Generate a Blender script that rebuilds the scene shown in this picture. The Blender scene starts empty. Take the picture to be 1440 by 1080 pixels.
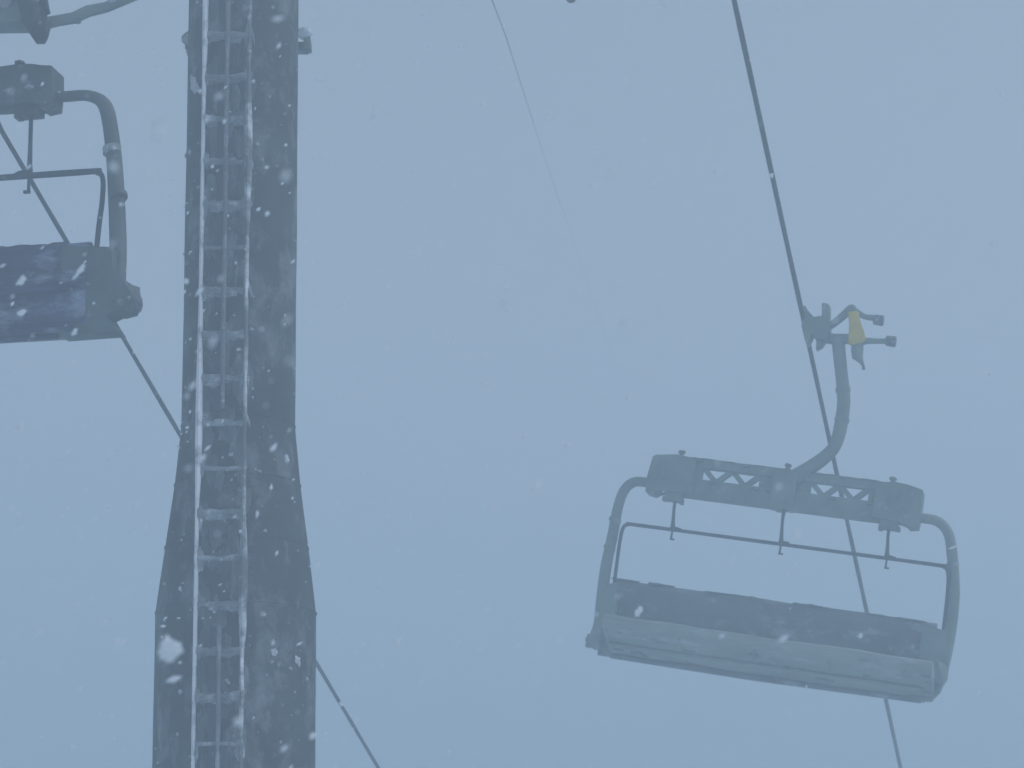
import bpy, bmesh, math, random
from mathutils import Vector, Matrix, noise

S = bpy.context.scene
C = S.collection
R = math.radians

# ------------------------------------------------------------------ camera
PITCH = R(14.0)
FPX = 4000.0                      # focal length in pixels of the 1440 px wide photograph
CAM = Vector((0, 0, 1.6))
cd = bpy.data.cameras.new('camera')
cam = bpy.data.objects.new('camera', cd)
C.objects.link(cam)
cam.location = CAM
cam.rotation_euler = (R(90) + PITCH, 0, 0)
cd.sensor_width = 36.0
cd.lens = 36.0 * FPX / 1440.0
cd.clip_start = 0.1
cd.clip_end = 2000
cd.dof.use_dof = True
cd.dof.focus_distance = 19.0
cd.dof.aperture_fstop = 6.3
S.camera = cam

# ------------------------------------------------------------------ light
SUN_EL, SUN_AZ = R(42), R(96)     # azimuth from +Y towards +X
w = bpy.data.worlds.new('World')
S.world = w
w.use_nodes = True
nt = w.node_tree
bg = nt.nodes['Background']
sky = nt.nodes.new('ShaderNodeTexSky')
sky.sky_type = 'NISHITA'
sky.sun_disc = False
sky.sun_elevation = SUN_EL
sky.sun_rotation = SUN_AZ
sky.air_density = 1.0
sky.dust_density = 1.0
sky.ozone_density = 1.0
hsv = nt.nodes.new('ShaderNodeHueSaturation')
hsv.inputs['Saturation'].default_value = 0.50
nt.links.new(sky.outputs[0], hsv.inputs['Color'])
nt.links.new(hsv.outputs[0], bg.inputs['Color'])
bg.inputs['Strength'].default_value = 0.131

sl = bpy.data.lights.new('sun', 'SUN')
sl.energy = 0.84
sl.angle = R(25)
sl.color = (1.0, 0.98, 0.95)
sun = bpy.data.objects.new('sun', sl)
C.objects.link(sun)
sd = Vector((math.sin(SUN_AZ) * math.cos(SUN_EL), math.cos(SUN_AZ) * math.cos(SUN_EL), math.sin(SUN_EL)))
sun.rotation_euler = sd.to_track_quat('Z', 'Y').to_euler()
sun.location = (20, 20, 60)

S.view_settings.view_transform = 'Standard'
S.view_settings.look = 'None'
S.view_settings.exposure = 0.0
S.view_settings.gamma = 1.0
S.render.engine = 'CYCLES'
S.cycles.max_bounces = 8
S.cycles.volume_bounces = 6
S.cycles.use_denoising = True

# ------------------------------------------------------------------ helpers
CF = Vector((0, math.cos(PITCH), math.sin(PITCH)))
CU = Vector((0, -math.sin(PITCH), math.cos(PITCH)))
def at(px, py, d):
    """world point seen at photo pixel (px, py) at depth d metres"""
    return CAM + d * (CF + Vector((1, 0, 0)) * ((px - 720) / FPX) + CU * ((540 - py) / FPX))

def tag(o, label=None, cat=None, group=None, kind=None):
    if label: o['label'] = label
    if cat: o['category'] = cat
    if group: o['group'] = group
    if kind: o['kind'] = kind
    return o

def empty(name, loc=(0, 0, 0)):
    o = bpy.data.objects.new(name, None)
    o.empty_display_size = 0.3
    C.objects.link(o)
    o.location = loc
    return o

def build(name, bm, mat, parent=None, smooth=True):
    me = bpy.data.meshes.new(name)
    bmesh.ops.recalc_face_normals(bm, faces=bm.faces)
    bm.to_mesh(me)
    bm.free()
    if smooth:
        for p in me.polygons: p.use_smooth = True
        try: me.set_sharp_from_angle(angle=R(38))
        except Exception: pass
    me.materials.append(mat)
    o = bpy.data.objects.new(name, me)
    C.objects.link(o)
    if parent: o.parent = parent
    return o

def smooth_path(pts, n=8):
    P = [Vector(p) for p in pts]
    P = [P[0] * 2 - P[1]] + P + [P[-1] * 2 - P[-2]]
    out = []
    for i in range(1, len(P) - 2):
        a, b, c, d = P[i - 1], P[i], P[i + 1], P[i + 2]
        for k in range(n):
            t = k / n
            out.append(0.5 * ((2 * b) + (c - a) * t + (2 * a - 5 * b + 4 * c - d) * t * t + (3 * b - a - 3 * c + d) * t ** 3))
    out.append(P[-2].copy())
    return out

def tube(bm, pts, rad, seg=12, sx=1.0, lump=0.0, lf=6.0, seed=0.0, up=None):
    """sweep a (possibly elliptical, lumpy) section along pts; rad number or list"""
    n = len(pts)
    pts = [Vector(p) for p in pts]
    rads = rad if isinstance(rad, (list, tuple)) else [rad] * n
    if len(rads) != n:
        m = len(rads) - 1
        rr = []
        for i in range(n):
            q = i / (n - 1) * m; k = min(int(q), m - 1); rr.append(rads[k] * (1 - q + k) + rads[k + 1] * (q - k))
        rads = rr
    rings = []
    ref = Vector(up) if up else None
    for i, p in enumerate(pts):
        t = (pts[min(i + 1, n - 1)] - pts[max(i - 1, 0)]).normalized()
        if ref is None:
            ref = Vector((0, 1, 0)) if abs(t.y) < 0.9 else Vector((1, 0, 0))
        a = ref - t * ref.dot(t)
        a.normalize(); ref = a
        b = t.cross(a)
        ring = []
        for k in range(seg):
            th = 2 * math.pi * k / seg
            dr = a * math.cos(th) * sx + b * math.sin(th)
            r = rads[i]
            if lump:
                r *= 1 + lump * noise.noise((p + dr * r * 2) * lf + Vector((seed, seed * 1.7, 0)))
            ring.append(bm.verts.new(p + dr * r))
        rings.append(ring)
    for i in range(n - 1):
        for k in range(seg):
            bm.faces.new((rings[i][k], rings[i][(k + 1) % seg], rings[i + 1][(k + 1) % seg], rings[i + 1][k]))
    bm.faces.new(list(reversed(rings[0])))
    bm.faces.new(rings[-1])

def box(bm, c, s, rot=None, bevel=0.0, seg=2):
    r = bmesh.ops.create_cube(bm, size=1.0)
    vs = r['verts']
    for v in vs:
        v.co = Vector((v.co.x * s[0], v.co.y * s[1], v.co.z * s[2]))
    if bevel:
        es = set(e for v in vs for e in v.link_edges)
        rb = bmesh.ops.bevel(bm, geom=list(es), offset=bevel, segments=seg, affect='EDGES', profile=0.6)
        vs = rb['verts'] + [v for v in vs if v.is_valid]
        vs = list(set(v for v in vs if v.is_valid) | set(v for f in rb['faces'] for v in f.verts))
    # collect the whole island
    isl, st = set(vs), list(vs)
    while st:
        v = st.pop()
        for e in v.link_edges:
            o = e.other_vert(v)
            if o not in isl: isl.add(o); st.append(o)
    M = Matrix.Translation(c) @ (rot.to_4x4() if rot else Matrix.Identity(4))
    for v in isl: v.co = M @ v.co

def lumpb(bm, c, s, amp=0.25, freq=6.0, sub=3, seed=0.0, rot=None):
    """irregular rounded lump (rime, snow clod)"""
    r = bmesh.ops.create_icosphere(bm, subdivisions=sub, radius=1.0)
    c = Vector(c)
    for v in r['verts']:
        d = v.co.copy()
        k = 1 + amp * noise.noise(d * 1.6 + Vector((seed, seed * 2.1, seed * .7))) + amp * .5 * noise.noise(d * 4 + Vector((seed, 3, 1)))
        q = Vector((d.x * s[0] * k, d.y * s[1] * k, d.z * s[2] * k))
        if rot: q = rot @ q
        v.co = c + q

def prism(bm, pts, axis_y0, axis_y1, bevel=0.0):
    """extrude an x/z outline between two y values"""
    a = [bm.verts.new((p[0], axis_y0, p[1])) for p in pts]
    b = [bm.verts.new((p[0], axis_y1, p[1])) for p in pts]
    n = len(pts)
    fs = [bm.faces.new(a), bm.faces.new(list(reversed(b)))]
    for i in range(n):
        fs.append(bm.faces.new((a[i], b[i], b[(i + 1) % n], a[(i + 1) % n])))
    if bevel:
        es = set(e for f in fs for e in f.edges)
        bmesh.ops.bevel(bm, geom=list(es), offset=bevel, segments=2, affect='EDGES', profile=0.6)

def extrude_x(bm, prof, x0, x1, nx=24, jit=0.0, freq=3.0, seed=0.0):
    """sweep a y/z profile along x, closed ends, optional unevenness"""
    rings = []
    for i in range(nx + 1):
        x = x0 + (x1 - x0) * i / nx
        ring = []
        for (y, z) in prof:
            j = jit * noise.noise(Vector((x * freq + seed, y * 9, z * 9)))
            k = jit * noise.noise(Vector((x * freq, y * 9 + seed + 5, z * 9)))
            ring.append(bm.verts.new((x, y + k, z + j)))
        rings.append(ring)
    m = len(prof)
    for i in range(nx):
        for k in range(m):
            bm.faces.new((rings[i][k], rings[i][(k + 1) % m], rings[i + 1][(k + 1) % m], rings[i + 1][k]))
    bm.faces.new(rings[0]); bm.faces.new(list(reversed(rings[-1])))

# ------------------------------------------------------------------ materials
def mat(name, col, rough=0.6, metal=0.0, frost=None, cover=0.5, scale=4.0, var=0.25, fine=22.0, bump=0.3, stretch=(1, 1, 1), spec=0.4):
    """painted or bare metal, mottled, with rime sticking to it in patches"""
    m = bpy.data.materials.new(name)
    m.use_nodes = True
    t = m.node_tree; N = t.nodes; L = t.links
    b = N['Principled BSDF']
    b.inputs['Roughness'].default_value = rough
    b.inputs['Metallic'].default_value = metal
    b.inputs['Specular IOR Level'].default_value = spec
    tc = N.new('ShaderNodeTexCoord')
    mp = N.new('ShaderNodeMapping'); mp.inputs['Scale'].default_value = stretch
    L.new(tc.outputs['Object'], mp.inputs['Vector'])
    n1 = N.new('ShaderNodeTexNoise'); n1.inputs['Scale'].default_value = scale; n1.inputs['Detail'].default_value = 8; n1.inputs['Roughness'].default_value = 0.62; n1.inputs['Distortion'].default_value = 0.2
    L.new(mp.outputs[0], n1.inputs['Vector'])
    n2 = N.new('ShaderNodeTexNoise'); n2.inputs['Scale'].default_value = fine; n2.inputs['Detail'].default_value = 5
    L.new(mp.outputs[0], n2.inputs['Vector'])
    cr = N.new('ShaderNodeValToRGB')
    lo = [c * (1 - var) for c in col]; hi = [min(1, c * (1 + var)) for c in col]
    cr.color_ramp.elements[0].position = 0.32; cr.color_ramp.elements[0].color = (*lo, 1)
    cr.color_ramp.elements[1].position = 0.68; cr.color_ramp.elements[1].color = (*hi, 1)
    L.new(n1.outputs[0], cr.inputs[0])
    last = cr.outputs[0]
    if frost:
        n3 = N.new('ShaderNodeTexNoise'); n3.inputs['Scale'].default_value = scale * 1.7; n3.inputs['Detail'].default_value = 10; n3.inputs['Roughness'].default_value = 0.7; n3.inputs['Distortion'].default_value = 0.25
        mp2 = N.new('ShaderNodeMapping'); mp2.inputs['Location'].default_value = (3.1, 7.7, 1.9); mp2.inputs['Scale'].default_value = stretch
        L.new(tc.outputs['Object'], mp2.inputs['Vector']); L.new(mp2.outputs[0], n3.inputs['Vector'])
        r3 = N.new('ShaderNodeMapRange'); r3.inputs[1].default_value = cover; r3.inputs[2].default_value = cover + 0.17; r3.inputs[3].default_value = 0; r3.inputs[4].default_value = frost[3]
        L.new(n3.outputs[0], r3.inputs[0])
        mx = N.new('ShaderNodeMix'); mx.data_type = 'RGBA'
        L.new(r3.outputs[0], mx.inputs[0]); L.new(last, mx.inputs[6]); mx.inputs[7].default_value = (*frost[:3], 1)
        last = mx.outputs[2]
        rr = N.new('ShaderNodeMapRange'); rr.inputs[3].default_value = rough; rr.inputs[4].default_value = 0.9
        L.new(r3.outputs[0], rr.inputs[0]); L.new(rr.outputs[0], b.inputs['Roughness'])
    L.new(last, b.inputs['Base Color'])
    bp = N.new('ShaderNodeBump'); bp.inputs['Strength'].default_value = bump; bp.inputs['Distance'].default_value = 0.01
    L.new(n2.outputs[0], bp.inputs['Height']); L.new(bp.outputs[0], b.inputs['Normal'])
    return m

FR = (0.62, 0.64, 0.67)
M_tower = mat('tower_steel', (0.034, 0.047, 0.050), 0.75, 0, (*FR, 0.30), 0.50, 3.2, 0.65, 18, 0.5, (1, 1, 0.7))
M_ladder = mat('rimed_ladder_steel', (0.42, 0.44, 0.46), 0.8, 0, (0.92, 0.93, 0.95, 1.0), 0.34, 3.0, 0.45, 30, 0.6)
M_side = mat('patchy_side_rail', (0.14, 0.16, 0.17), 0.8, 0, (0.9, 0.91, 0.93, 1.0), 0.47, 1.6, 0.4, 30, 0.6, (1, 1, 1.3))
M_rung = mat('rimed_rung_steel', (0.22, 0.24, 0.255), 0.8, 0, (0.7, 0.72, 0.75, 0.75), 0.50, 5.0, 0.4, 30, 0.6)
M_rail2 = mat('safety_rail_steel', (0.17, 0.185, 0.20), 0.7, 0, (*FR, 0.6), 0.52, 3.0, 0.3, 30, 0.4)
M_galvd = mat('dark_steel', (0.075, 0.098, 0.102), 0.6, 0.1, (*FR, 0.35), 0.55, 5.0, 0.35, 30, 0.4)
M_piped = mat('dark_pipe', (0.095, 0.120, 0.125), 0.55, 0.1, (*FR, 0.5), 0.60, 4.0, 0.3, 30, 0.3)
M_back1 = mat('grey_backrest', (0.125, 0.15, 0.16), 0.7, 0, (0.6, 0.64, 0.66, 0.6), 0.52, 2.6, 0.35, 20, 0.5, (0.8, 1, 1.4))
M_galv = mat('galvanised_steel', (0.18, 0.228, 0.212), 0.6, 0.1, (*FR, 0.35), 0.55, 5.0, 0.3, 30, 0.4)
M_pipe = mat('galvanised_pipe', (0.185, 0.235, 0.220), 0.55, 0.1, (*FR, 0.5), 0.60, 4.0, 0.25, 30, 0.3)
M_bar = mat('dark_bar', (0.035, 0.05, 0.065), 0.5, 0.0, (*FR, 0.5), 0.60, 5.0, 0.3, 30, 0.2)
M_back = mat('navy_backrest', (0.045, 0.045, 0.100), 0.65, 0, (0.46, 0.52, 0.64, 0.6), 0.50, 3.4, 0.7, 20, 0.5, (0.6, 1, 1.5))
M_seat = mat('frosted_seat', (0.27, 0.305, 0.265), 0.8, 0, (*FR, 0.6), 0.52, 3.0, 0.25, 20, 0.5, (0.5, 1, 2.0))
M_rope = mat('wire_rope', (0.02, 0.024, 0.03), 0.7, 0, (*FR, 0.35), 0.64, 3.0, 0.4, 60, 0.3)
M_yel = mat('yellow_cover', (0.70, 0.51, 0.06), 0.6, 0, (*FR, 0.4), 0.58, 6.0, 0.2, 30, 0.2)
M_rub = mat('dark_rubber', (0.07, 0.085, 0.092), 0.8, 0, (*FR, 0.7), 0.47, 14.0, 0.3, 40, 0.5)
M_clod = mat('frozen_clod', (0.46, 0.48, 0.50), 0.9, 0, (0.85, 0.86, 0.88, 1), 0.5, 9.0, 0.3, 30, 0.4)
M_film = mat('thin_rime', (0.11, 0.13, 0.138), 0.85, 0, (0.4, 0.42, 0.44, 0.6), 0.52, 6.0, 0.4, 30, 0.5, (1, 1, 0.4))
M_snow = mat('snow_cover', (0.82, 0.84, 0.87), 0.9, 0, None, 0.5, 0.6, 0.06, 8, 0.4)

def flake_mat():
    m = bpy.data.materials.new('snowflake')
    m.use_nodes = True
    t = m.node_tree; t.nodes.clear()
    o = t.nodes.new('ShaderNodeOutputMaterial'); d = t.nodes.new('ShaderNodeBsdfDiffuse'); l = t.nodes.new('ShaderNodeBsdfTranslucent'); x = t.nodes.new('ShaderNodeMixShader')
    d.inputs[0].default_value = (0.95, 0.98, 1.0, 1); l.inputs[0].default_value = (0.95, 0.98, 1.0, 1)
    t.links.new(d.outputs[0], x.inputs[1]); t.links.new(l.outputs[0], x.inputs[2]); t.links.new(x.outputs[0], o.inputs[0])
    return m
M_flake = flake_mat()

# ------------------------------------------------------------------ ground: a snow slope falling away under the lift
SL = math.tan(R(17))
bm = bmesh.new()
nx, ny = 60, 50
gv = []
for j in range(ny + 1):
    y = -40 + 200 * j / ny
    row = []
    for i in range(nx + 1):
        x = -120 + 240 * i / nx
        z = -y * SL + 0.9 * noise.noise(Vector((x * .05, y * .05, 0))) + .25 * noise.noise(Vector((x * .2, y * .2, 4))) - 0.3
        row.append(bm.verts.new((x, y, z)))
    gv.append(row)
for j in range(ny):
    for i in range(nx):
        bm.faces.new((gv[j][i], gv[j][i + 1], gv[j + 1][i + 1], gv[j + 1][i]))
g = build('ground', bm, M_snow)
tag(g, 'snow covered slope falling away under the lift', 'snow', kind='structure')

# ------------------------------------------------------------------ tower
TD = 18.0
base = at(336, 540, TD)
LEAN = R(0.62)
tower = empty('lift_tower', base)
tower.rotation_euler = (0, -LEAN, 0)
tag(tower, 'thick grey steel lift tower with a rime covered ladder, wider at its foot', 'tower')

def trad(z):
    # pipe radius with height (z = 0 at the middle of the photograph)
    if z > -0.28: return 0.357
    if z < -1.47: return 0.497
    pts = ((-0.28, .357), (-0.66, .394), (-1.06, .446), (-1.47, .497))
    for (za, ra), (zb, rb) in zip(pts, pts[1:]):
        if z >= zb: return ra + (rb - ra) * (za - z) / (za - zb)
    return 0.497
bm = bmesh.new()
zs = [4.6, 4.0, 3.4, 2.8, 2.2, 1.6, 1.0, 0.5, 0.1] + [-0.28, -0.47, -0.66, -0.86, -1.06, -1.27, -1.47] + [-1.7, -2.2, -2.8, -3.6, -5, -7, -9, -11.6]
SEG = 56
rings = []
for z in zs:
    r = trad(z)
    rings.append([bm.verts.new(((r + 0.004 * noise.noise(Vector((math.cos(a) * 2, math.sin(a) * 2, z * 2.3)))) * math.cos(a), r * math.sin(a), z)) for a in [2 * math.pi * k / SEG for k in range(SEG)]])
for i in range(len(rings) - 1):
    for k in range(SEG):
        bm.faces.new((rings[i][k], rings[i + 1][k], rings[i + 1][(k + 1) % SEG], rings[i][(k + 1) % SEG]))
bm.faces.new(rings[0]); bm.faces.new(list(reversed(rings[-1])))
shaft = build('shaft', bm, M_tower, tower)
for z in (3.1, -0.28, -0.66, -1.06, -1.47, -4.4):
    bm = bmesh.new()
    r = trad(z)
    tube(bm, [(r * math.cos(a), r * math.sin(a), z) for a in [2 * math.pi * k / 48 for k in range(49)]], 0.0055, 6, lump=.3, lf=20)
    build('weld_seam', bm, M_tower, shaft)

# bracket behind the shaft whose ends stick out on both sides
bz = (540 - 52) / 213.0 + 0.13
bm = bmesh.new()
box(bm, (0.0, 0.39, bz - 0.02), (0.80, 0.07, 0.07), bevel=0.008)
box(bm, (0.395, 0.36, bz - 0.01), (0.045, 0.16, 0.062), bevel=0.006)
box(bm, (-0.395, 0.36, bz - 0.02), (0.04, 0.16, 0.075), bevel=0.012)
br = build('cross_bracket', bm, M_galv, tower)
bm = bmesh.new()
lumpb(bm, (0.375, 0.26, bz + 0.035), (0.055, 0.09, 0.025), 0.3, seed=2)
build('snow_cap', bm, M_snow, br)
bm = bmesh.new()
lumpb(bm, (-0.385, 0.28, bz + 0.01), (0.045, 0.08, 0.05), 0.3, seed=5)
build('snow_cap', bm, M_rung, br)

# ladder
LX, LH, LY = -0.042, 0.143, -0.60
def rail_bm(x, seed, w0, patch):
    b = bmesh.new()
    n = 260
    pts, rads = [], []
    for i in range(n):
        z = 3.2 - 6.6 * i / (n - 1)
        k = noise.noise(Vector((seed, z * 1.1, 0)))
        k2 = noise.noise(Vector((seed + 9, z * 5.0, 2)))
        pts.append((x + 0.003 * k2 + 0.004 * k, LY, z))
        rads.append(w0 * (1 + patch * max(0, k) * 2.2 + 0.25 * k2))
    tube(b, pts, rads, 8, sx=2.2, up=(0, 1, 0))
    return b
lad = build('ladder', rail_bm(LX - LH, 3.3, 0.0125, 0.6), M_ladder, tower)
lad2 = build('side_rail', rail_bm(LX + LH - 0.004, 7.9, 0.013, 1.3), M_side, lad)
z0 = (540 - 602) / 222.4 - 0.116
rnd = random.Random(5)
for k in range(-9, 12):
    z = z0 + 0.279 * k
    b = bmesh.new()
    pts = []
    rads = []
    heavy = rnd.random()
    sag = rnd.uniform(-.006, .006)
    n = 24
    for i in range(n):
        t = i / (n - 1)
        x = LX - LH + 0.012 + (2 * LH - 0.024) * t
        q = noise.noise(Vector((x * 9, k * 3.7, 1)))
        edge = 0.011 * (math.exp(-t * 9) + math.exp(-(1 - t) * 9)) * (0.3 + heavy)
        pts.append((x, LY, z + sag * math.sin(t * 3) + 0.004 * q))
        rads.append(max(0.008, 0.012 + 0.015 * heavy * (0.6 + 1.3 * q) + edge * 1.4))
    tube(b, pts, rads, 8, sx=1.0)
    # rime hanging under the heavier rungs
    if heavy > .45:
        for j in range(3):
            lumpb(b, (LX + rnd.uniform(-.7, .7) * LH, LY + .005, z - 0.012), (rnd.uniform(.03, .07), .014, rnd.uniform(.018, .036)), 0.6, sub=3, seed=k * 3 + j)
    # thin wind-blown rime crust standing on the rung
    if heavy > 0.35:
        for j in range(5):
            x = LX + rnd.uniform(-LH * .9, LH * .9)
            lumpb(b, (x, LY, z + 0.008), (rnd.uniform(.02, .05), .02, rnd.uniform(.010, .02)), 0.4, sub=2, seed=k * 5 + j)
    for sx in (-1, 1):
        # rime filling the corner between rail and rung
        if rnd.random() < .75:
            h = rnd.uniform(.03, .09)
            lumpb(b, (LX + sx * (LH - 0.012), LY, z + rnd.uniform(-.03, .03)), (rnd.uniform(.016, .032), .02, h), 0.6, sub=3, seed=k * 3.1 + sx)
    build('rung', b, M_rung, lad)
for (za, zb) in ((3.2, -0.31), (-1.64, -3.4)):
    b = bmesh.new()
    n = 60
    pts = [(LX + 0.004 + .002 * noise.noise(Vector((za, i * .3, 0))), LY - 0.03, za + (zb - za) * i / (n - 1)) for i in range(n)]
    tube(b, pts, [0.013 + 0.004 * noise.noise(Vector((i * .4, 3, za))) for i in range(n)], 8, up=(0, 1, 0))
    sr = build('safety_rail', b, M_rail2, lad)
for (za, zb) in ((3.2, -0.31), (-1.64, -3.4)):
    b = bmesh.new()
    box(b, (LX - 0.040, LY + 0.03, (za + zb) / 2), (0.040, 0.012, abs(za - zb)))
    build('rail_backing', b, M_bar, lad)
# standoffs tying the ladder to the shaft
for k in (-9, -6, -3, 0, 3, 6, 9):
    z = z0 + 0.279 * k + 0.05
    for sx in (-1, 1):
        b = bmesh.new()
        x = LX + sx * LH
        yy = -math.sqrt(max(0.0, trad(z) ** 2 - x * x)) + 0.02
        box(b, (x, (LY + 0.02 + yy) / 2, z), (0.012, abs(yy - LY - 0.02), 0.04))
        build('standoff', b, M_rung, lad)

# clods of wind-blown snow stuck on the shaft
rnd = random.Random(11)
def clod(px, py, sw, sh, ang, seed, b):
    z = (540 - py) / 215.0
    x = (px - 336) / 226.0 - z * math.tan(LEAN)*0
    r = trad(z)
    x = max(-r * .985, min(r * .985, x))
    y = -math.sqrt(r * r - x * x)
    a = math.atan2(x, -y)
    rot = Matrix.Rotation(a, 3, 'Z') @ Matrix.Rotation(-ang, 3, 'Y')
    lumpb(b, (x, y, z), (sw, 0.010, sh), 0.9, sub=3, seed=seed, rot=rot)
cl = [(270, 122, .035, .065, R(35), 1), (357, 137, .018, .02, 0, 2), (408, 655, .022, .03, R(20), 4),
      (397, 922, .022, .02, 0, 8), (428, 930, .02, .03, R(25), 9), ]
b = bmesh.new()
for c in cl: clod(*c, b)
for i in range(80):
    px = rnd.uniform(225, 440); py = rnd.uniform(0, 1080) if i % 3 else rnd.uniform(650, 1080)
    s = rnd.uniform(.003, .009)
    clod(px, py, s * rnd.uniform(.7, 1.5), s * rnd.uniform(.7, 2.2), R(rnd.uniform(0, 70)), i + 20, b)
sn = build('snow_clods', b, M_clod, tower)
b = bmesh.new()
for k in range(-11, 11):
    zc = z0 + 0.279 * k
    for j in range(5):
        x = LX + rnd.uniform(-.9, .95) * LH
        zt = zc + rnd.uniform(-.13, .13)
        r = trad(zt)
        lumpb(b, (x, -math.sqrt(max(.001, r * r - x * x)), zt), (rnd.uniform(.012, .05), .012, rnd.uniform(.05, .15)), 0.7, sub=3, seed=k * 7 + j)
tag(build('thin_rime', b, M_film, tower), kind='stuff')
tag(sn, kind='stuff')

# ------------------------------------------------------------------ chairs
HEAD = R(12.3)                    # the ropes run away from the camera 12.3 degrees to the right
AD = Vector((0.2455, 1.124, -0.3766)).normalized()
rnd_c = random.Random(8)
def make_chair(dx, lump, bar, low, M_galv, M_pipe, M_back, remap=None):
    """four-seat detachable chair; x = width, -y = the way it faces, z = up, origin in the middle of its cross beam"""
    t = empty('chairlift_chair')
    # cross beam: two chords with a zigzag web between them, solid centre block
    b = bmesh.new()
    box(b, (0, 0, 0.142), (2.05, 0.09, 0.084), bevel=0.012)
    box(b, (0, 0, -0.089), (2.05, 0.09, 0.178), bevel=0.014)
    box(b, (0.0, 0, 0.05), (0.46, 0.05, 0.15), bevel=0.006)
    box(b, (0.0, 0, -0.01), (0.22, 0.16, 0.335), bevel=0.015)
    for s in (-1, 1):
        xs = [0.20, 0.33, 0.46, 0.59, 0.72]
        for i in range(len(xs) - 1):
            za, zb = (-0.012, 0.112) if i % 2 else (0.112, -0.012)
            p, q = Vector((s * (xs[i] + .02), 0, za)), Vector((s * (xs[i + 1] + .02), 0, zb))
            d = q - p
            ang = math.atan2(d.z, d.x)
            box(b, (p + q) / 2, (d.length + .03, 0.05, 0.046), Matrix.Rotation(-ang, 3, 'Y'))
        box(b, (s * 0.83, 0, 0.05), (0.18, 0.07, 0.13))
    for x in (-0.96, 0.0, 0.93):
        tube(b, [(x, 0, 0.17), (x, 0, 0.225)], 0.022, 8)
        lumpb(b, (x, 0, 0.228), (0.034, 0.034, 0.018), 0.3, seed=x * 9 + 3)
    beam = build('cross_beam', b, M_galv, t)
    b = bmesh.new()
    for i in range(9):
        x = -.72 + .18 * i
        lumpb(b, (x, 0, 0.181), (0.16, 0.05, 0.012), 0.5, seed=i * 2.3)
    for i in range(16):
        x = rnd_c.uniform(-1.15, 1.15); z = rnd_c.choice((-0.175, -0.16, 0.165, -0.03))
        lumpb(b, (x, rnd_c.choice((-.05, .05)), z), (rnd_c.uniform(.02, .06), .025, rnd_c.uniform(.008, .02)), 0.7, sub=2, seed=i * 1.9)
    for i in range(26):
        lumpb(b, (rnd_c.uniform(-1.35, 1.45), .13, rnd_c.uniform(-.966, -.958)), (rnd_c.uniform(.03, .12), .03, rnd_c.uniform(.006, .012)), 0.7, sub=2, seed=i * 3.7)
    for i in range(22):
        x = rnd_c.uniform(-1.3, 1.5); k = rnd_c.random()
        lumpb(b, (x, .12 - .55 * k, -1.64 + .2 * k), (rnd_c.uniform(.03, .09), .03, rnd_c.uniform(.008, .02)), 0.7, sub=2, seed=i * 4.3)
    tag(build('rime_crust', b, M_galv, beam), kind='stuff')
    for s in (-1, 1):
        b = bmesh.new()
        tip = [(1.165, 0.160), (1.195, 0.14)] if (s == 1) == bool(remap) else [(1.02, 0.180), (1.08, 0.160), (1.195, 0.152), (1.212, 0.138)]
        prism(b, [(s * 0.80, -0.155), (s * 0.80, 0.14), (s * 0.84, 0.172), (s * 0.98, 0.186)] + [(s * p_, q_) for p_, q_ in tip] + [(s * 1.215, -0.05), (s * 1.21, -0.185), (s * 1.13, -0.20), (s * 1.10, -0.155), (s * 1.05, -0.158)], -0.10, 0.10, 0.012)
        box(b, (s * (1.03 if remap else 0.955), -0.02, -0.185), (0.15, 0.12, 0.09), bevel=0.01)
        box(b, (s * (0.96 if remap else 0.885), -0.02, -0.22), (0.035, 0.08, 0.05), bevel=0.005)
        box(b, (s * (1.09 if remap else 1.035), -0.02, -0.215), (0.04, 0.08, 0.04), bevel=0.005)
        e = build('beam_end', b, M_galv, t)
        for (x_, y_, z_, r_) in ((0.93, -1, -.045, .016), (1.07, -1, -.03, .020), (0.93, 1, -.045, .018), (1.07, 1, -.03, .024)):
            b = bmesh.new()
            lumpb(b, (s * x_, y_ * 0.102, z_), (r_ * 1.4, 0.012, r_), 0.45, sub=2, seed=x_ * 30 + y_ + s)
            build('snow_speck', b, M_rung, e)
    # side frames: tube out of the beam end, round the corner, down past the seat
    for s in (-1, 1):
        b = bmesh.new()
        e_ = dx[s]
        pts = smooth_path([(s * 1.10, 0.0, -0.085), (s * 1.24, 0.0, -0.085), (s * (1.36 + e_ * .2), 0.0, -0.098), (s * (1.45 + e_ * .4), 0.0, -0.18), (s * (1.50 + e_ * .6), 0.0, -0.34),
                           (s * (1.545 + e_), 0.02, -0.62), (s * (1.565 + e_), 0.06, -0.9), (s * (1.56 + e_), 0.09, -1.15), (s * (1.545 + e_), 0.08, -1.36), (s * (1.545 + e_), 0.0, -1.50), (s * (1.53 + e_), -0.14, -1.56)], 8)
        if remap and s == -1:
            pts = smooth_path([(-1.10, 0.0, -0.085), (-1.28, 0.0, -0.085), (-1.40, 0.0, -0.09), (-1.495, 0.0, -0.15), (-1.545, 0.0, -0.28), (-1.585, 0.0, -0.48), (-1.615, 0.01, -0.7), (-1.64, 0.03, -0.9), (-1.66, 0.06, -1.12), (-1.66, 0.07, -1.36), (-1.655, 0.04, -1.50)], 8)
        elif low != s: pts = pts[:-14]
        tube(b, pts, [0.044, 0.044, 0.045, 0.046, 0.050, 0.052, 0.050, 0.05], 14, lump=0.05, lf=5)
        sf = build('side_frame', b, M_pipe, t)
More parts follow.
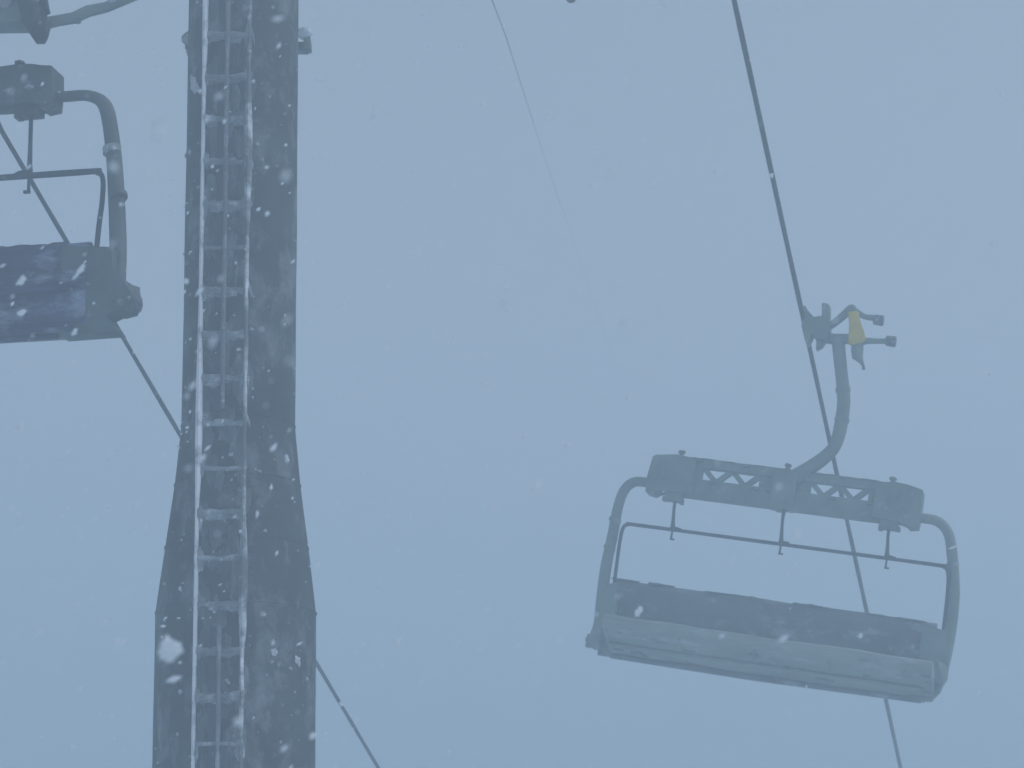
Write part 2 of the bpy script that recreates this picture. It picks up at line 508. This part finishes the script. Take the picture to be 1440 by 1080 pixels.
        for (za, zb, mm) in ((-0.44, -0.475, M_rung), (-0.70, -0.72, M_pipe)):
            b = bmesh.new()
            k_ = e_ * (.75 if za > -.5 else 1.0) - (.02 if remap and s == -1 else 0)
            xa = 1.518 if za > -.5 else 1.552
            tube(b, [(s * (xa + k_), 0.008 if za > -.5 else .03, za), (s * (xa + .006 + k_), 0.011 if za > -.5 else .034, zb)], 0.056, 14)
            build('clamp_ring', b, mm, sf)
    # backrest: tall padded panel, slightly reclined
    b = bmesh.new()
    prof = [(0.10, -0.985), (0.135, -0.955), (0.17, -0.97), (0.185, -1.05), (0.20, -1.25), (0.21, -1.48), (0.205, -1.61), (0.165, -1.635), (0.125, -1.60), (0.105, -1.40), (0.09, -1.15), (0.085, -1.02)]
    extrude_x(b, prof, -1.52 if remap else -1.40, 1.47, 60, 0.016, 2.2, 1)
    back = build('backrest', b, M_back, t)
    b = bmesh.new()
    tube(b, [(-1.45, 0.222, -1.33), (1.45, 0.222, -1.33)], 0.03, 10, lump=.25, lf=3)
    tube(b, [(-1.45, 0.19, -1.62), (1.45, 0.19, -1.62)], 0.032, 10, lump=.15, lf=3)
    for x in (-0.735, 0.0, 0.735):
        box(b, (x, 0.216, -1.47), (0.03, 0.03, 0.32), bevel=0.004)
    build('back_frame', b, M_back, back)
    # seat: pan tilted up to the front, front edge rolled
    b = bmesh.new()
    prof = [(0.10, -1.53), (-0.10, -1.455), (-0.30, -1.375), (-0.385, -1.355), (-0.43, -1.375), (-0.435, -1.425), (-0.40, -1.46), (-0.28, -1.50), (-0.08, -1.57), (0.10, -1.625), (0.14, -1.63), (0.14, -1.55)]
    extrude_x(b, prof, -1.33, 1.53, 60, 0.016, 2.4, 7)
    seat = build('seat', b, M_seat, t)
    b = bmesh.new()
    for i in range(5):
        x = -1.3 + 0.65 * i
        tube(b, [(x, -0.36, -1.478), (x, -0.08, -1.573), (x, 0.12, -1.63)], 0.011, 8)
    tube(b, [(-1.31, -0.12, -1.578), (1.45, -0.12, -1.578)], 0.020, 10, lump=.3, lf=3)
    build('seat_support', b, M_seat, seat)
    b = bmesh.new()
    tube(b, [(-1.32, 0.115, -1.645), (0.0, 0.115, -1.655), (1.43, 0.115, -1.645)], 0.026, 10, lump=.3, lf=3)
    build('rear_rail', b, M_back, seat)
    # end arms with crusted rime
    for s in (-1, 1):
        b = bmesh.new()
        e_ = dx[s]; g_ = lump[s]
        if low == s:
            prism(b, [(s * 1.34, -1.0), (s * (1.55 + e_), -1.03), (s * (1.56 + e_), -1.35), (s * (1.58 + e_), -1.45), (s * (1.58 + e_), -1.56), (s * 1.33, -1.655), (s * 1.30, -1.64)], 0.04, 0.2, 0.02)
            lumpb(b, (s * (1.55 + e_), 0.02, -1.56), (0.075, 0.14, 0.065), 0.35, seed=s * 4)
        else:
            prism(b, [(s * 1.36, -1.0), (s * (1.565 + e_), -1.03), (s * (1.575 + e_), -1.20), (s * (1.60 + e_ + g_ * .5), -1.28), (s * (1.62 + e_ + g_), -1.42), (s * (1.58 + e_ + g_ * .8), -1.50), (s * (1.545 + e_), -1.545), (s * (1.55 + e_ + (.07 if remap else -.07)), -1.665 if remap else -1.635), (s * 1.36, -1.67 if remap else -1.65)], 0.04, 0.2, 0.004)
            lumpb(b, (s * (1.52 + e_ + g_), 0.06, -1.40), (0.09, 0.16, 0.12), 0.35, seed=s * 4)
        build('armrest', b, M_pipe, t)
    # restraint bar hung from three struts in front of the beam
    b = bmesh.new()
    bl, br_, bw = bar
    def leg(e, s): return [(e + s * .01, 0.08, -1.02), (e + s * .008, 0.04, -0.85), (e + s * .004, -0.01, bw - .16), (e - s * .012, -0.045, bw - .042), (e - s * .055, -0.05, bw - .006), (e - s * .16, -0.05, bw)]
    pts = smooth_path(leg(bl, -1) + [(0, -0.05, bw)] + leg(br_, 1)[::-1], 8)
    tube(b, pts, 0.0165, 10, lump=.12, lf=3)
    rb = build('restraint_bar', b, M_bar, t)
    sw = 0.0 if remap else 0.02
    for x in ((-1.03, -0.03, 0.97) if remap else (-0.94, 0.03, 0.96)):
        b = bmesh.new()
        tube(b, smooth_path([(x, -0.04, -0.17), (x + .001, -0.045, -0.28), (x + sw * .6, -0.05, bw + .09), (x + sw, -0.05, bw)], 6), [0.020, 0.014, 0.014, 0.017, 0.026], 8)
        tube(b, [(x + sw, -0.05, bw - .01), (x + sw, -0.05, bw - .08)], 0.010, 6)
        box(b, (x + sw + .01, -0.05, bw - .085), (0.04, 0.02, 0.014))
        lumpb(b, (x + .05, -0.05, bw + .012), (.055, .02, .018), .3, sub=2, seed=x)
        build('bar_strut', b, M_bar, rb)
    # hanger arm
    b = bmesh.new()
    pts = smooth_path([(0.08, 0, 0.12), (0.20, 0, 0.235), (0.31, 0, 0.345), (0.38, 0, 0.455), (0.405, 0, 0.63), (0.402, 0, 0.84), (0.375, 0, 0.98), (0.33, 0, 1.16), (0.285, 0, 1.34), (0.27, 0, 1.43)], 8)
    tube(b, pts, [0.085, 0.065, 0.060, 0.058, 0.060, 0.060, 0.058, 0.056, 0.058, 0.062], 16, lump=.05, lf=4)
    ha = build('hanger_arm', b, M_pipe, t)
    b = bmesh.new()
    tube(b, [(0.384, 0, 0.945), (0.372, 0, 0.985)], 0.066, 16)
    build('weld_collar', b, M_galv, ha)
    b = bmesh.new()
    tube(b, [(0.408, 0, 0.68), (0.409, 0, 0.71)], 0.067, 16)
    build('weld_collar', b, M_galv, ha)
    # grip
    b = bmesh.new()
    prism(b, [(-0.078, 1.66), (-0.055, 1.67), (-0.01, 1.60), (0.035, 1.562), (0.085, 1.59), (0.165, 1.575), (0.19, 1.50), (0.185, 1.385), (0.075, 1.375), (0.055, 1.43), (0.035, 1.43), (0.022, 1.38), (0.018, 1.33), (-0.004, 1.33), (-0.062, 1.48)], -0.09, 0.09, 0.008)
    prism(b, [(0.100, 1.57), (0.092, 1.66), (0.080, 1.715), (0.125, 1.722), (0.158, 1.70), (0.175, 1.56)], -0.06, 0.06, 0.01)
    prism(b, [(0.085, 1.376), (0.165, 1.376), (0.135, 1.32), (0.092, 1.29)], -0.05, 0.05, 0.006)
    prism(b, [(0.19, 1.45), (0.41, 1.47), (0.42, 1.40), (0.19, 1.37)], -0.05, 0.05, 0.01)
    grip = build('grip', b, M_galv, t)
    b = bmesh.new()
    tube(b, smooth_path([(0.13, -0.02, 1.49), (0.20, -0.02, 1.54), (0.285, -0.02, 1.63), (0.345, -0.02, 1.705), (0.385, -0.02, 1.685), (0.47, -0.02, 1.645), (0.565, -0.02, 1.640)], 6), [0.035, 0.034, 0.036, 0.036, 0.028, 0.024, 0.028], 10)
    lv = build('upper_lever', b, M_galv, grip)
    b = bmesh.new()
    tube(b, smooth_path([(0.44, -0.02, 1.40), (0.52, -0.02, 1.425), (0.62, -0.02, 1.435), (0.70, -0.02, 1.445)], 6), [0.045, 0.030, 0.024, 0.024], 10)
    build('lower_lever', b, M_galv, grip)
    for (x, z) in ((0.60, 1.625), (0.735, 1.448)):
        b = bmesh.new()
        tube(b, [(x - .045, -0.02, z), (x - .035, -0.02, z), (x + .035, -0.02, z), (x + .045, -0.02, z)], [0.038, 0.046, 0.050, 0.040], 16, lump=.12, lf=14)
        build('roller', b, M_rub, grip)
    b = bmesh.new()
    prism(b, [(0.325, 1.66), (0.415, 1.68), (0.44, 1.60), (0.475, 1.50), (0.52, 1.44), (0.50, 1.40), (0.42, 1.36), (0.36, 1.385), (0.375, 1.46), (0.355, 1.54)], -0.075, 0.03, 0.014)
    build('yellow_cover', b, M_yel, grip)
    b = bmesh.new()
    tube(b, [(0.445, -0.02, 1.42), (0.452, -0.02, 1.33), (0.465, -0.02, 1.275), (0.50, -0.02, 1.235), (0.525, -0.02, 1.20), (0.535, -0.02, 1.165)], [0.052, 0.055, 0.050, 0.022, 0.013, 0.016], 12)
    build('spring_housing', b, M_galv, grip)
    if remap:                     # this chair is built to slightly different heights
        def zz(z):
            for (a, p), (b2, q2) in zip(remap, remap[1:]):
                if a <= z <= b2: return p + (q2 - p) * (z - a) / (b2 - a)
            return z
        for o in t.children_recursive:
            for v in o.data.vertices: v.co.z = zz(v.co.z)
    return t

W0 = Vector((math.cos(HEAD), -math.sin(HEAD), 0)); D0 = Vector((math.sin(HEAD), math.cos(HEAD), 0)); Z0 = Vector((0, 0, 1))
def orient(o, loc, w_, d_, z_):
    m = Matrix((w_, d_, z_)).transposed().to_4x4()
    o.rotation_euler = m.to_euler()
    o.location = loc

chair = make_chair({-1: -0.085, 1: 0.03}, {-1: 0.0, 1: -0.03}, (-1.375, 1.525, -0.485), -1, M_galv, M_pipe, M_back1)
tag(chair, 'tilted empty lift chair on the right cable with a yellow part on its grip', 'lift chair', 'chairs hanging on the lift cables')
roll = R(10)
Wr = W0 * math.cos(roll) - Z0 * math.sin(roll); Zr = Z0 * math.cos(roll) + W0 * math.sin(roll)
CR = at(1103, 690, 25)
orient(chair, CR, Wr, D0, Zr)
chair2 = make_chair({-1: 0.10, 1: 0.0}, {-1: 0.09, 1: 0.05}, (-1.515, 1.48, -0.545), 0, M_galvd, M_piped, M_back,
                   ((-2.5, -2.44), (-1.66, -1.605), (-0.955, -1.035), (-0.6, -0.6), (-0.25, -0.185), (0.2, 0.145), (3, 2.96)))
tag(chair2, 'nearer dark navy backed lift chair cut off by the left edge, beside the tower', 'lift chair', 'chairs hanging on the lift cables')
CL = at(-180, 143, 17.5)
orient(chair2, CL, -W0, -D0, Z0)

# ------------------------------------------------------------------ ropes
def rope(name, pts, r, label, lay=True):
    b = bmesh.new()
    n = 500
    # resample the sagging line
    P = [Vector(p) for p in pts]
    seg = [(P[i + 1] - P[i]).length for i in range(len(P) - 1)]
    tot = sum(seg)
    out = []
    for i in range(n):
        s = tot * i / (n - 1); k = 0
        while k < len(seg) - 1 and s > seg[k]: s -= seg[k]; k += 1
        out.append(P[k].lerp(P[k + 1], s / seg[k]))
    tube(b, out, r, 10, lump=0.16, lf=2.5, seed=len(label))
    o = build(name, b, M_rope)
    tag(o, label, 'cable')
    return o
gr = CR + Wr * -0.055 + Zr * 1.53
rope('haul_rope', [gr - AD * 19, gr, gr + AD * 14, gr + AD * 70], 0.0215, 'dark steel cable on the right that carries the tilted chair by its grip')
gl = CL - W0 * -0.055 + Z0 * 1.49
dk = 19.8
l0 = at(0, 180, dk)
l1 = at(250, 606, 23.3)
l2 = at(447, 936, 26.9)
l3 = at(532, 1080, 29.0)
rope('haul_rope', [gl - AD * 13, gl, l0, l1, l2, l3, l3 + (l3 - l2).normalized() * 45], 0.0175, 'dark steel cable running down behind the left chair and the tower')
rope('guide_cable', [at(640, -150, 33), at(692, 0, 37), at(711, 50, 42), at(735, 125, 50), at(762, 210, 66), at(797, 312, 95), at(851, 470, 135), at(885, 570, 158)], 0.0095, 'thin pale cable fading into the snowfall in the middle')

# ------------------------------------------------------------------ steel fitting at the top left corner
t = empty('steel_fitting', at(30, 10, 17.0))
tag(t, 'grey steel fitting with a slanting arm in the top left corner above the near chair', 'steel fitting')
s = 17.0 / FPX
def q(px, py, dy=0.0): return ((px - 30) * s, (10 - py - dy) * s / math.cos(PITCH))
b = bmesh.new()
prism(b, [q(-60, 41), q(42, 40), q(44, -60), q(-60, -60)], -0.10, 0.10, 0.012)
build('housing', b, M_galv, t)
b = bmesh.new()
prism(b, [q(18, -40, 7), q(39, 38, 7), q(56, 63, 7), q(59, 66, 7), q(70, 66, 7), q(74, 58, 7), q(78, 38, 7), q(70, 24, 7), q(48, -10, 7), q(36, -50, 7)], -0.16, -0.105, 0.004)
build('clamp_plate', b, M_tower, t)
b = bmesh.new()
prism(b, [q(52, -60), q(58, 10), q(66, 25), q(73, 22), q(66, 2), q(62, -60)], -0.10, -0.02, 0.008)
build('rib', b, M_bar, t)
b = bmesh.new()
c_ = q(10, 11)
tube(b, [(c_[0], -0.105, c_[1]), (c_[0], -0.13, c_[1])], 0.052, 18)
build('bolt_head', b, M_rung, t)
b = bmesh.new()
c_ = q(8, 3)
lumpb(b, (c_[0] - .02, -0.10, c_[1] + 0.02), (0.06, 0.02, 0.015), .3, seed=4)
build('snow_patch', b, M_snow, t)
b = bmesh.new()
pa = [(*q(64, 36),), (*q(85, 31),), (*q(105, 28),), (*q(125, 18),), (*q(150, 12),), (*q(200, -9),), (*q(262, -34),)]
tube(b, [(p[0], -0.02, p[1]) for p in pa], [0.038, 0.034, 0.036, 0.036, 0.033, 0.031, 0.032], 12, lump=.10, lf=9)
arm = build('slanting_arm', b, M_pipe, t)
b = bmesh.new()
c_ = q(110, 34); lumpb(b, (c_[0], -0.03, c_[1]), (.03, .02, .012), .4, sub=2, seed=3)
build('rime_clod', b, M_galv, arm)
b = bmesh.new()
c_ = q(158, 5); lumpb(b, (c_[0], -0.04, c_[1]), (.03, .02, .02), .4, sub=2, seed=8)
build('snow_patch', b, M_rung, arm)

# ------------------------------------------------------------------ dark rounded end at the top edge
t = empty('hanging_weight', at(803, -8, 19.0))
tag(t, 'dark rounded knob showing at the top edge, between the thin cable and the right cable', 'knob')
b = bmesh.new()
tube(b, [(0, 0, 0.10), (0, 0, 0.03), (0, 0, -0.01), (0, 0, -0.03), (0, 0, -0.045), (0, 0, -0.056), (0, 0, -0.061)], [0.036, 0.036, 0.038, 0.036, 0.030, 0.018, 0.004], 16)
build('knob', b, M_rub, t)
b = bmesh.new()
tube(b, [(0, 0, 0.10), (0, 0, 1.2)], 0.010, 8)
build('stem', b, M_bar, t)

# ------------------------------------------------------------------ falling snow
rnd = random.Random(42)
verts, faces = [], []
def flake(p, s, el, ang, sub):
    """small irregular clump: a jittered octahedron drawn out along the wind"""
    ax = Vector((math.cos(ang), rnd.uniform(-.4, .4), math.sin(ang))).normalized()
    bx = ax.cross(Vector((0, 1, 0.1))).normalized(); cx = ax.cross(bx)
    o = len(verts)
    if sub:
        rows = [(-.95, .25), (-.6, .75), (-.1, 1.0), (.4, .85), (.8, .45)]
        for (a, r) in rows:
            for k in range(7):
                th = k * 6.283 / 7
                rr = r * rnd.uniform(.7, 1.2)
                verts.append(p + s * (ax * a * el + bx * rr * math.cos(th) + cx * rr * math.sin(th)))
        for i in range(4):
            for k in range(7):
                faces.append((o + i * 7 + k, o + i * 7 + (k + 1) % 7, o + i * 7 + 7 + (k + 1) % 7, o + i * 7 + 7 + k))
        faces.append(tuple(o + k for k in range(6, -1, -1))); faces.append(tuple(o + 28 + k for k in range(7)))
        return
    j = lambda: rnd.uniform(.6, 1.25)
    for d in (ax * el, -ax * el, bx, -bx, cx, -cx):
        verts.append(p + d * s * j())
    for (a, b_, c) in ((0, 2, 4), (2, 1, 4), (1, 3, 4), (3, 0, 4), (2, 0, 5), (1, 2, 5), (3, 1, 5), (0, 3, 5)):
        faces.append((o + a, o + b_, o + c))
for i in range(3200):
    # the gusts are thickest on the tower side
    y = 2.4 + 10.0 * rnd.random() ** 0.8
    x = rnd.uniform(-1, 1) * (2.0 + 0.28 * y) if i % 4 == 0 else -0.11 * y + rnd.gauss(0, 1) * (0.25 + 0.055 * y)
    z = 1.6 + y * 0.25 + rnd.uniform(-1, 1) * (1.5 + 0.17 * y)
    s = rnd.choice((.0012, .0016, .002, .0026, .0034, .0044, .006)) * rnd.uniform(.7, 1.3)
    p = Vector((x, y, z))
    flake(p, s, rnd.uniform(1.1, 2.8), R(rnd.gauss(48, 18)), False)
big = []
for (px, py, d, s, el, an) in ((240, 911, 5.5, .017, 1.25, 60), (898, 860, 9, .009, 1.9, 62), (105, 467, 9, .006, 2.0, 60), (112, 381, 9, .006, 4.0, 55), (30, 440, 9, .008, 1.6, 35), (30, 395, 8, .008, 1.8, 50), (376, 301, 8, .005, 1.3, 40), (262, 395, 8, .005, 1.4, 120), (440, 1035, 7, .006, 1.5, 40), (1210, 894, 10, .006, 1.4, 60), (1340, 770, 12, .004, 4, 20), (480, 990, 11, .006, 1.4, 120), (1085, 247, 12, .007, 1.2, 80)):
    big.append((at(px, py, d), s, el, R(an)))
me = bpy.data.meshes.new('falling_snow')
me.from_pydata([tuple(v) for v in verts], [], faces)
me.materials.append(M_flake)
bm = bmesh.new()
bm.from_mesh(me)
for k, (p, s, el, an) in enumerate(big):
    lumpb(bm, p, (s * el, s, s), 0.9, sub=3, seed=k * 1.7, rot=Matrix.Rotation(-an, 3, 'Y'))
bm.to_mesh(me); bm.free()
fs = bpy.data.objects.new('falling_snow', me); C.objects.link(fs)
tag(fs, 'white snowflakes blowing through the air in front of the lift', 'snowfall', kind='stuff')

# ------------------------------------------------------------------ haze
bm = bmesh.new()
box(bm, (0, 60, -17), (250, 212, 78))
m = bpy.data.materials.new('haze_air')
m.use_nodes = True
t = m.node_tree
for n in list(t.nodes):
    if n.type != 'OUTPUT_MATERIAL': t.nodes.remove(n)
pv = t.nodes.new('ShaderNodeVolumePrincipled')
pv.inputs['Color'].default_value = (0.786, 0.905, 0.980, 1)
pv.inputs['Density'].default_value = 0.0265
pv.inputs['Anisotropy'].default_value = 0.15
out = [n for n in t.nodes if n.type == 'OUTPUT_MATERIAL'][0]
t.links.new(pv.outputs[0], out.inputs['Volume'])
hz = build('haze', bm, m, smooth=False)
tag(hz, 'pale snow haze filling the air', 'haze', kind='stuff')
